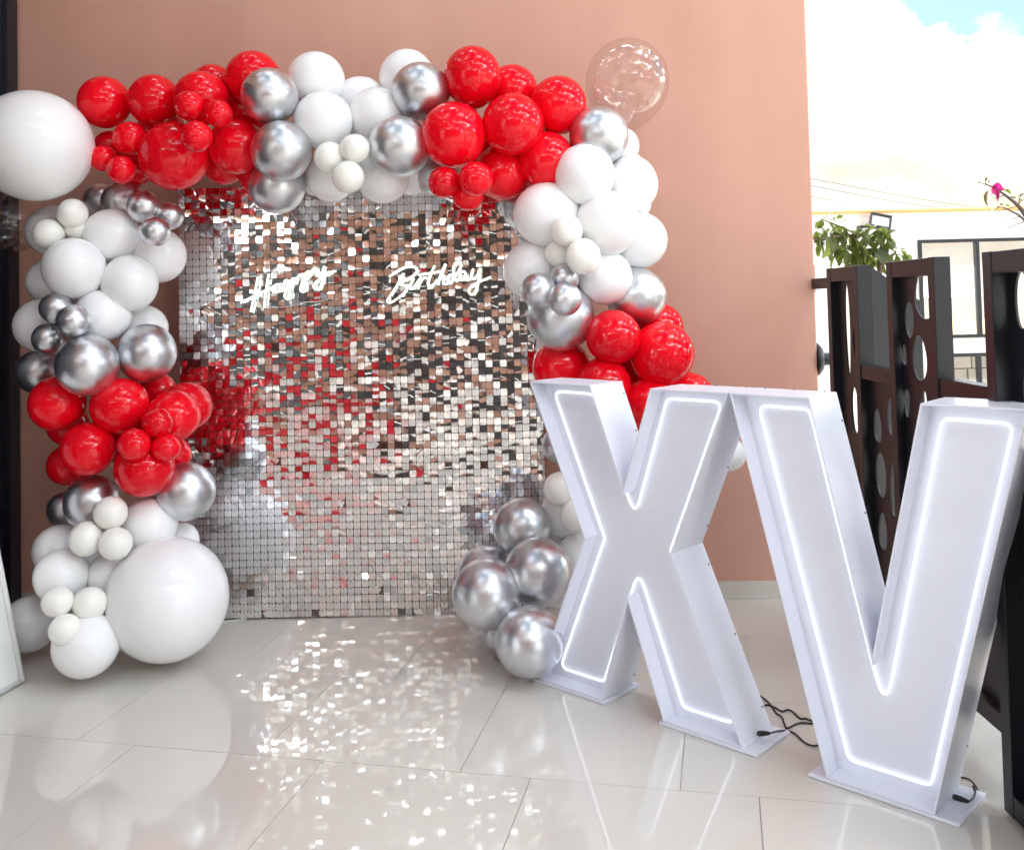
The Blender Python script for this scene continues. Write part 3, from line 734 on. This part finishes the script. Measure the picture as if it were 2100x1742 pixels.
# white board at the left edge
wb = empty('white_sign_board', (-1.754, 3.374, 0)); tag(wb, 'white slanted display board standing left of the balloon column', 'sign board')
A0 = Vector((0, 0, 0)); lean = Vector((-.085, .026, .3755)); dn = Vector((-.10, -.55, 0)); tk = Vector((-.06, .012, 0))
hgt = 2.4; tp = lean * hgt
def slab_(a, b, th, nm, bev=.004):
    n_ = (b).cross(lean).normalized() * th
    return MB().hexa([a, a + b, a + b + n_, a + n_, a + lean * hgt, a + b * .6 + lean * hgt, a + b * .6 + lean * hgt + n_, a + lean * hgt + n_]).build(nm, M_BOARD, wb, bevel=bev)
slab_(A0, dn, .03, 'board')
MB().tube([A0 + Vector((.004, 0, .008)), A0 + lean * hgt + Vector((.004, 0, 0))], .010, 8).build('edge_trim', M_BOARD, wb, smooth=True)
MB().tube([A0 + Vector((.004, 0, .010)), A0 + dn + Vector((.004, 0, .010))], .009, 8).build('bottom_trim', M_BOARD, wb, smooth=True)

# ------------------------------------------------------------------ dark gate
GX = 1.27
gate = empty('steel_gate', (GX, 3.0, 0)); tag(gate, 'dark brown steel gate with oval cutouts beside the letters', 'gate')
ginv = Matrix.Translation(gate.location).inverted()
def gp(mb, name, mt=M_GATE, bev=.002):
    o = mb.build(name, mt, gate, bevel=bev); o.matrix_parent_inverse = ginv; return o
def plate(y0, y1, z0, z1, holes, x):
    bm = bmesh.new(); ed = []
    def loop(pts):
        vv = [bm.verts.new((x, a, b)) for a, b in pts]
        return [bm.edges.new((vv[i], vv[(i + 1) % len(vv)])) for i in range(len(vv))]
    ed += loop([(y0, z0), (y1, z0), (y1, z1), (y0, z1)])
    for (cy, cz, a, b) in holes:
        pt = []; tl = rg.uniform(-.10, .10); eg = rg.uniform(-.22, .22)
        for k in range(24):
            th = 2 * math.pi * k / 24; q_ = a * math.cos(th) * (1 + eg * math.sin(th)) * .93; w_ = b * math.sin(th) * .97
            pt.append((cy + q_ + w_ * tl * .4, cz + w_))
        ed += loop(pt)
    bmesh.ops.triangle_fill(bm, edges=ed, use_beauty=True)
    ex = bmesh.ops.extrude_face_region(bm, geom=list(bm.faces)); bmesh.ops.translate(bm, verts=[e for e in ex['geom'] if isinstance(e, bmesh.types.BMVert)], vec=(.006, 0, 0))
    bmesh.ops.recalc_face_normals(bm, faces=bm.faces)
    me = bpy.data.meshes.new('oval_plate'); bm.to_mesh(me); bm.free()
    o = obj('oval_plate', me, M_GATE, gate); o.matrix_parent_inverse = ginv
rg = random.Random(3)
def fill_holes(y0, y1, z0, z1, first):
    hs = list(first)
    for _ in range(260):
        a = rg.uniform(.030, .062) if len(hs) < 9 else rg.uniform(.016, .03); b = a * rg.uniform(1.6, 3.2); cy = rg.uniform(y0 + a + .012, y1 - a - .012); cz = rg.uniform(z0 + b + .012, z1 - b - .012)
        if all(((cy - h[0]) / (a + h[2] + .012)) ** 2 + ((cz - h[1]) / (b + h[3] + .014)) ** 2 > 1.15 for h in hs): hs.append((cy, cz, a, b))
    return hs
T_, DX = .045, .052
def bay(y0, y1, zt, first, zb_=.05, inset=.028, GX=GX, zh=None):
    gp(MB().box(GX, GX + DX, y1 - T_, y1, zb_, zt), 'stile'); gp(MB().box(GX, GX + DX, y0, y0 + T_, zb_, zt), 'stile')
    gp(MB().box(GX + .0015, GX + DX - .0015, y0 + T_, y1 - T_, zt - .055, zt - .001), 'top_rail'); gp(MB().box(GX + .0015, GX + DX - .0015, y0 + T_, y1 - T_, zb_ + .001, zb_ + .055), 'bottom_rail')
    plate(y0 + T_ * .6, y1 - T_ * .6, zb_ + .03, zt - .01, fill_holes(y0 + T_ * .6, y1 - T_ * .6, zh or zb_ + .03, zt - .01, first), GX + inset)
bay(3.507, 3.845, 1.395, [(3.70, 1.15, .028, .19)])
bay(2.865, 3.231, 1.395, [(2.992, 1.290, .088, .088), (3.053, 1.079, .056, .074), (2.945, .89, .045, .105), (3.12, 1.20, .035, .06), (3.10, .66, .032, .055), (3.14, .50, .028, .085), (3.02, .50, .03, .085), (3.08, .34, .035, .06)])
bay(1.99, 2.407, 1.386, [(2.2, 1.2, .05, .09)], .0, .045, 1.19, .75)
for y0, y1 in ((3.231, 3.507), (2.43, 2.865)):
    gp(MB().box(GX + .004, GX + DX - .004, y0 + .0005, y1 - .0005, .978, 1.03), 'low_rail')
    gp(MB().box(GX + .004, GX + DX - .004, y0 + .0005, y1 - .0005, .11, .16), 'low_rail')
    plate(y0 + .0008, y1 - .0008, .13, 1.0, fill_holes(y0, y1, .13, 1.0, []), GX + .03)
# wing plate behind the first bay, hinge bar and hub at the wall end
a, b = Vector((1.325, 3.515, 0)), Vector((1.545, 3.60, 0)); nn = Vector((-(b - a).y, (b - a).x, 0)).normalized() * .012
gp(MB().hexa([a + Vector((0, 0, .2)), b + Vector((0, 0, .2)), b + nn + Vector((0, 0, .2)), a + nn + Vector((0, 0, .2)), a + Vector((0, 0, 1.392)), b + Vector((0, 0, 1.255)), b + nn + Vector((0, 0, 1.255)), a + nn + Vector((0, 0, 1.392))]), 'wing_plate')
gp(MB().box(1.29, 1.315, 3.845, 4.12, 1.315, 1.36), 'hinge_bar')
hb = empty('gate_hub', (1.304, 4.16, 1.01)); tag(hb, 'dark round metal hub fixed to the wall end beside the gate', 'gate hub')
v, f = lathe([(.001, .045), (.03, .043), (.055, .034), (.072, .018), (.078, .002), (.001, .0)], 28)
o = obj('disc', mesh([(c, a, b) for a, b, c in v], f, True), M_DARK, hb)
MB().tube([(.03, 0, 0), (.10, 0, 0)], .028, 14).build('shaft', M_DARK, hb, smooth=False)

# ------------------------------------------------------------------ white wall with mesh windows beyond the gate
WY = 8.0
ww = empty('white_boundary_wall', (3.5, WY, 0)); tag(ww, 'white painted boundary wall with black mesh screens beyond the gate', 'wall')
winv = Matrix.Translation(ww.location).inverted()
def wp(mb, name, mt=M_WWALL, **k):
    o = mb.build(name, mt, ww, **k); o.matrix_parent_inverse = winv; return o
wp(MB().box(1.2, 3.42, WY, WY + .15, -.06, 1.965), 'wall_panel'); wp(MB().box(3.42, 7.5, WY, WY + .15, 1.735, 1.965), 'wall_panel')
wp(MB().box(3.42, 7.5, WY, WY + .15, .775, .905), 'wall_panel'); wp(MB().box(3.42, 3.63, WY, WY + .15, -.06, .775), 'wall_panel')
wp(MB().box(3.63, 7.5, WY, WY + .15, -.06, .36), 'wall_panel'); wp(MB().box(2.82, 2.93, WY - .035, WY, -.06, 1.93), 'pilaster'); wp(MB().box(4.72, 4.86, WY, WY + .15, -.06, 1.735), 'pilaster')
for (x0, x1, z0, z1) in ((3.42, 4.72, .905, 1.735), (3.63, 4.72, .36, .775)):
    fr = MB(); s = .028
    fr.box(x0, x1, WY - .02, WY + .03, z1 - s, z1 - .001).box(x0, x1, WY - .02, WY + .03, z0 + .001, z0 + s).box(x0, x0 + s, WY - .02, WY + .03, z0 + s, z1 - s).box(x1 - s, x1, WY - .02, WY + .03, z0 + s, z1 - s)
    xm = x0 + .48 if z1 > 1 else x0 + .25
    fr.box(xm, xm + .03, WY - .02, WY + .03, z0 + s, z1 - s)
    sf_ = wp(fr, 'screen_frame', M_GATE)
    ms = MB(); st = .03; r0 = .0014
    def seg(x_, z_, sx):
        # clip a 30 degree wire to the opening
        k = .5 * sx; pts = []
        za, zb2 = z_ , z_ + k * (x1 - x0)
        t0, t1 = 0.0, 1.0
        lo, hi = (z0 - za) / (zb2 - za), (z1 - za) / (zb2 - za)
        if lo > hi: lo, hi = hi, lo
        t0, t1 = max(t0, lo), min(t1, hi)
        if t1 - t0 > .01: return ((x0 + (x1 - x0) * t0, WY + .005, za + (zb2 - za) * t0), (x0 + (x1 - x0) * t1, WY + .005, za + (zb2 - za) * t1))
    zz_ = z0 - (x1 - x0)
    while zz_ < z1 + (x1 - x0):
        for sx in (1, -1):
            q = seg(0, zz_, sx)
            if q: ms.tube(q, r0, 3, cap=False)
        zz_ += .016
    wm_ = wp(ms, 'wire_mesh', M_GATE); wm_.parent = sf_; wm_.matrix_parent_inverse = Matrix.Identity(4)
op = empty('orange_pipe', (3.5, WY - .03, 1.985)); tag(op, 'orange pipe running along the top of the white wall', 'pipe')
MB().tube([(-2.2, 0, 0), (4, 0, -.01)], .017, 10).build('pipe', M_ORANGE, op, smooth=True)
for xb in (-.83, .53, .92): MB().tube([(xb - .03, .0, .07), (xb - .02, -.02, .03), (xb - .005, -.032, 0), (xb + .005, -.02, -.05), (xb + .015, -.02, -.07)], .006, 6).build('hook', M_CORD, op, smooth=True)
fl = empty('floodlight', (3.06, WY - .14, 1.885)); tag(fl, 'black framed floodlight on a bracket on the white wall', 'floodlight')
def tilt(o): o.rotation_euler = (R(-38), R(14), R(-14))
fm = MB().box(-.085, .085, -.02, .03, -.075, -.06).box(-.085, .085, -.02, .03, .06, .075).box(-.085, -.07, -.02, .03, -.06, .06).box(.07, .085, -.02, .03, -.06, .06).box(-.0845, .0845, .03, .045, -.0745, .0745)
tilt(fm.build('housing', M_GATE, fl)); tilt(MB().box(-.07, .07, -.004, .02, -.06, .06).build('glass', M_FLGLASS, fl))
MB().box(-.15, -.05, .01, .03, -.045, -.03).build('bracket', M_GATE, fl); MB().box(-.16, -.14, .01, .14, -.05, -.025).build('bracket', M_GATE, fl)
for i, (p, q) in enumerate((((1660, 366), (2060, 434)), ((1660, 380), (1955, 430)), ((1660, 402), (1790, 420)))):
    P, Q = at(*p, 9.0), at(*q, 13.0); mid = P.lerp(Q, .5) - Vector((0, 0, .02))
    o = MB().tube(smooth_path([P - (Q - P) * .3, P, mid, Q, Q + (Q - P) * .6], 4), .004, 4).build('overhead_wire', M_STEEL); tag(o, 'thin overhead wire crossing the sky above the white wall', 'wire', 'overhead wires')

# stone wall, shrubs and house beyond the screens
sw2 = empty('stone_wall', (4.6, 9.3, 0)); tag(sw2, 'low wall of tan stone blocks seen through the lower mesh screen', 'wall')
for r_ in range(5):
    xx = -1.3 - .1 * (r_ % 2)
    while xx < 1.6:
        l_ = random.uniform(.22, .38); MB().box(xx, xx + l_ - .012, random.uniform(-.015, .01), .2, r_ * .15 - .05, r_ * .15 + .09).build('stone', M_STONE, sw2); xx += l_
hs = empty('distant_house', (17, 34, -2.5)); tag(hs, 'distant pale house with an orange tiled roof beyond the screens', 'house')
MB().box(-3, 3, 0, 5, -.06, 2.1).build('wall', M_WWALL, hs); MB().hexa([(-3.3, -.3, 2.1), (3.3, -.3, 2.1), (3.3, 5.3, 2.1), (-3.3, 5.3, 2.1), (-2, 2.3, 2.75), (2, 2.3, 2.75), (2, 2.7, 2.75), (-2, 2.7, 2.75)]).build('roof', M_ORANGE, hs)
MB().box(-1.6, -.8, -.03, 0, .8, 1.7).build('window', M_GLASSD, hs); MB().box(.8, 1.6, -.03, 0, .8, 1.7).build('window', M_GLASSD, hs)

# ------------------------------------------------------------------ plants
def leaf_mesh(l=1.0, w_=.56, fold=.18):
    v = []; prof = [(0, .0), (.16, .62), (.36, 1.0), (.62, .78), (.85, .34), (1.0, 0)]
    for t, k in prof:
        z = -.22 * t * t
        v += [(-w_ * .5 * k, t * l, z + fold * k * .5), (0, t * l, z), (w_ * .5 * k, t * l, z + fold * k * .5)]
    f = []
    for i in range(len(prof) - 1):
        a = 3 * i; f += [(a, a + 1, a + 4, a + 3), (a + 1, a + 2, a + 5, a + 4)]
    return mesh(v, f, True, 'leaf')
LM = [leaf_mesh(1, .5, .12), leaf_mesh(1, .62, .2), leaf_mesh(1, .56, .3)]
for l_ in LM: l_.materials.append(M_LEAF)
def add_leaf(T, p, dirv, s, mshs=LM, nm='leaf'):
    o = obj(nm, random.choice(mshs), None, T, Vector(p) - T.location); o.scale = (s, s, s)
    o.rotation_mode = 'QUATERNION'; q = dirv.to_track_quat('Y', 'Z')
    from mathutils import Quaternion
    o.rotation_quaternion = q @ Quaternion((0, 1, 0), random.uniform(-.9, .9))
def twig_leaves(T, pts, n, s0, s1, spread=.05, droop=-.8, t0=.1):
    pts = smooth_path(pts, 6)
    for _ in range(n):
        k = random.uniform(t0, 1) * (len(pts) - 1); p = pts[int(k)].lerp(pts[min(int(k) + 1, len(pts) - 1)], k % 1)
        off = Vector((random.gauss(0, 1), random.gauss(0, 1), random.gauss(0, .8))) * spread
        d = off.normalized() * .8 + Vector((random.gauss(0, .4), random.gauss(0, .4), droop + random.gauss(0, .3)))
        add_leaf(T, p + off * .6, d.normalized(), random.uniform(s0, s1) * 1.2)
bp_ = empty('bougainvillea_shrub', (1.78, 4.7, -.012)); tag(bp_, 'green leafy bougainvillea growing behind the dark gate', 'shrub'); binv = Matrix.Translation(bp_.location).inverted()
def stem(T, pts, r0, r1, inv_, nm='stem'):
    pp = smooth_path(pts, 5); n = len(pp)
    o = MB().tube(pp, [r0 + (r1 - r0) * i / (n - 1) for i in range(n)], 7).build(nm, M_BARK, T, smooth=True); o.matrix_parent_inverse = inv_; return pts
def a5(x, y, D=4.7): return at((3230 + x / 4.84) * .5127, (800 + y / 4.84) * .5127, D)
base = Vector((1.80, 4.7, -.012))
stem(bp_, [base, base + Vector((.02, 0, .6)), a5(1400, 1420), a5(1420, 1150), a5(1430, 900), a5(1470, 700, 4.72), a5(1400, 600, 4.75), a5(1200, 580, 4.8)], .016, .004, binv)
stem(bp_, [base + Vector((-.03, .02, 0)), base + Vector((-.07, .03, .7)), a5(1080, 1230, 4.75), a5(1050, 980, 4.75), a5(970, 820, 4.72), a5(800, 690, 4.7), a5(500, 720, 4.66), a5(150, 760, 4.6), a5(40, 640, 4.6)], .014, .003, binv)
stem(bp_, [a5(970, 820, 4.72), a5(880, 640, 4.72), a5(650, 520, 4.74), a5(400, 420, 4.7), a5(250, 360, 4.7)], .006, .002, binv)
stem(bp_, [a5(800, 690), a5(1000, 660), a5(1200, 760), a5(1440, 800)], .006, .004, binv)
stem(bp_, [a5(1430, 1180), a5(1550, 1090), a5(1700, 1050), a5(1860, 1080)], .006, .002, binv)
for q in (((640, 450), (715, 385), (775, 380)), ((1530, 530), (1600, 525)), ((1560, 640), (1640, 630)), ((350, 330), (395, 275)), ((1930, 1140), (1975, 1060))): stem(bp_, [a5(*p_) for p_ in q], .0016, .0008, binv, 'twig')
twig_leaves(bp_, [a5(40, 640, 4.6), a5(150, 740, 4.62), a5(350, 760, 4.65)], 28, .035, .06, .05)
twig_leaves(bp_, [a5(280, 440), a5(420, 500), a5(620, 590), a5(800, 650)], 28, .035, .06, .04)
twig_leaves(bp_, [a5(480, 720, 4.66), a5(620, 780), a5(800, 760), a5(900, 720)], 26, .045, .075, .06)
twig_leaves(bp_, [a5(560, 900), a5(680, 960), a5(850, 1000), a5(960, 1100)], 27, .05, .08, .06)
twig_leaves(bp_, [a5(830, 1200), a5(1000, 1190), a5(1180, 1210)], 18, .035, .065, .035)
twig_leaves(bp_, [a5(850, 640), a5(1050, 680), a5(1200, 620), a5(1350, 600)], 20, .035, .06, .03)
twig_leaves(bp_, [a5(1230, 560), a5(1420, 560), a5(1490, 660), a5(1510, 780), a5(1540, 920)], 34, .035, .06, .028)
twig_leaves(bp_, [a5(1150, 980), a5(1200, 1000), a5(1230, 1080)], 7, .07, .10, .03)
twig_leaves(bp_, [a5(1480, 1040), a5(1650, 1040), a5(1780, 1010), a5(1860, 1090)], 18, .03, .05, .03)
# flowering branch near the right end of the gate
fb = empty('flowering_branch_shrub', (2.25, 3.5, -.012)); tag(fb, 'sparse bougainvillea branch carrying one magenta bloom above the gate', 'shrub'); finv = Matrix.Translation(fb.location).inverted()
def a4(x, y, D=3.5): return at((3850 + x / 4.976) * .5127, (650 + y / 4.976) * .5127, D)
fbase = Vector((2.25, 3.5, -.012))
stem(fb, [fbase, fbase + Vector((-.02, 0, .9)), a4(1500, 1500), a4(1224, 1010), a4(1100, 850), a4(920, 700), a4(780, 600), a4(560, 470), a4(400, 420)], .012, .0016, finv)
stem(fb, [a4(1420, 1350), a4(1150, 1070), a4(950, 960), a4(800, 890), a4(700, 900)], .005, .0015, finv)
for q in (((1100, 870), (900, 920), (780, 940), (660, 995)), ((1180, 1090), (1090, 1085), (950, 1130), (850, 1110)), ((1230, 1170), (1060, 1240), (890, 1305), (810, 1310)), ((820, 660), (700, 690), (600, 712)), ((1120, 800), (1130, 700), (1100, 640)), ((1110, 850), (1160, 770), (1230, 740)), ((470, 430), (460, 360), (490, 290))): stem(fb, [a4(*p_) for p_ in q], .0022, .0009, finv, 'twig')
def lf(x, y, dx, dy, s, D=3.5):
    p = a4(x, y, D); e = a4(x + dx, y + dy, D); add_leaf(fb, p, (e - p).normalized(), (e - p).length * s)
for L_ in ((520, 540, -90, 340, 1.0), (400, 410, -130, -30, 1.0), (510, 410, 60, -90, 1.1), (460, 370, 30, -90, 1.0), (500, 470, -100, 50, 1.0), (830, 540, 150, 70, 1.0), (760, 500, 90, 30, 1.0), (1080, 720, -140, -50, 1.0), (1150, 690, 90, -90, 1.2), (760, 880, -140, 70, 1.1), (840, 840, 110, 30, 1.0), (800, 860, -60, -60, 1.0), (1130, 720, 60, 40, 1), (1120, 880, 70, 30, 1), (1060, 790, -80, -70, 1), (1200, 960, -120, -40, 1)): lf(*L_)
PM = leaf_mesh(1, .95, .3); PM.materials.append(M_PINK)
for (x, y, dx, dy) in ((600, 450, 110, 220), (760, 540, -180, 60), (740, 580, -60, 110), (580, 480, 160, 30), (560, 520, 130, 110)):
    p = a4(x, y, 3.5 + random.uniform(-.01, .01)); e = a4(x + dx, y + dy); add_leaf(fb, p, (e - p).normalized(), (e - p).length * 1.5, [PM], 'bract')
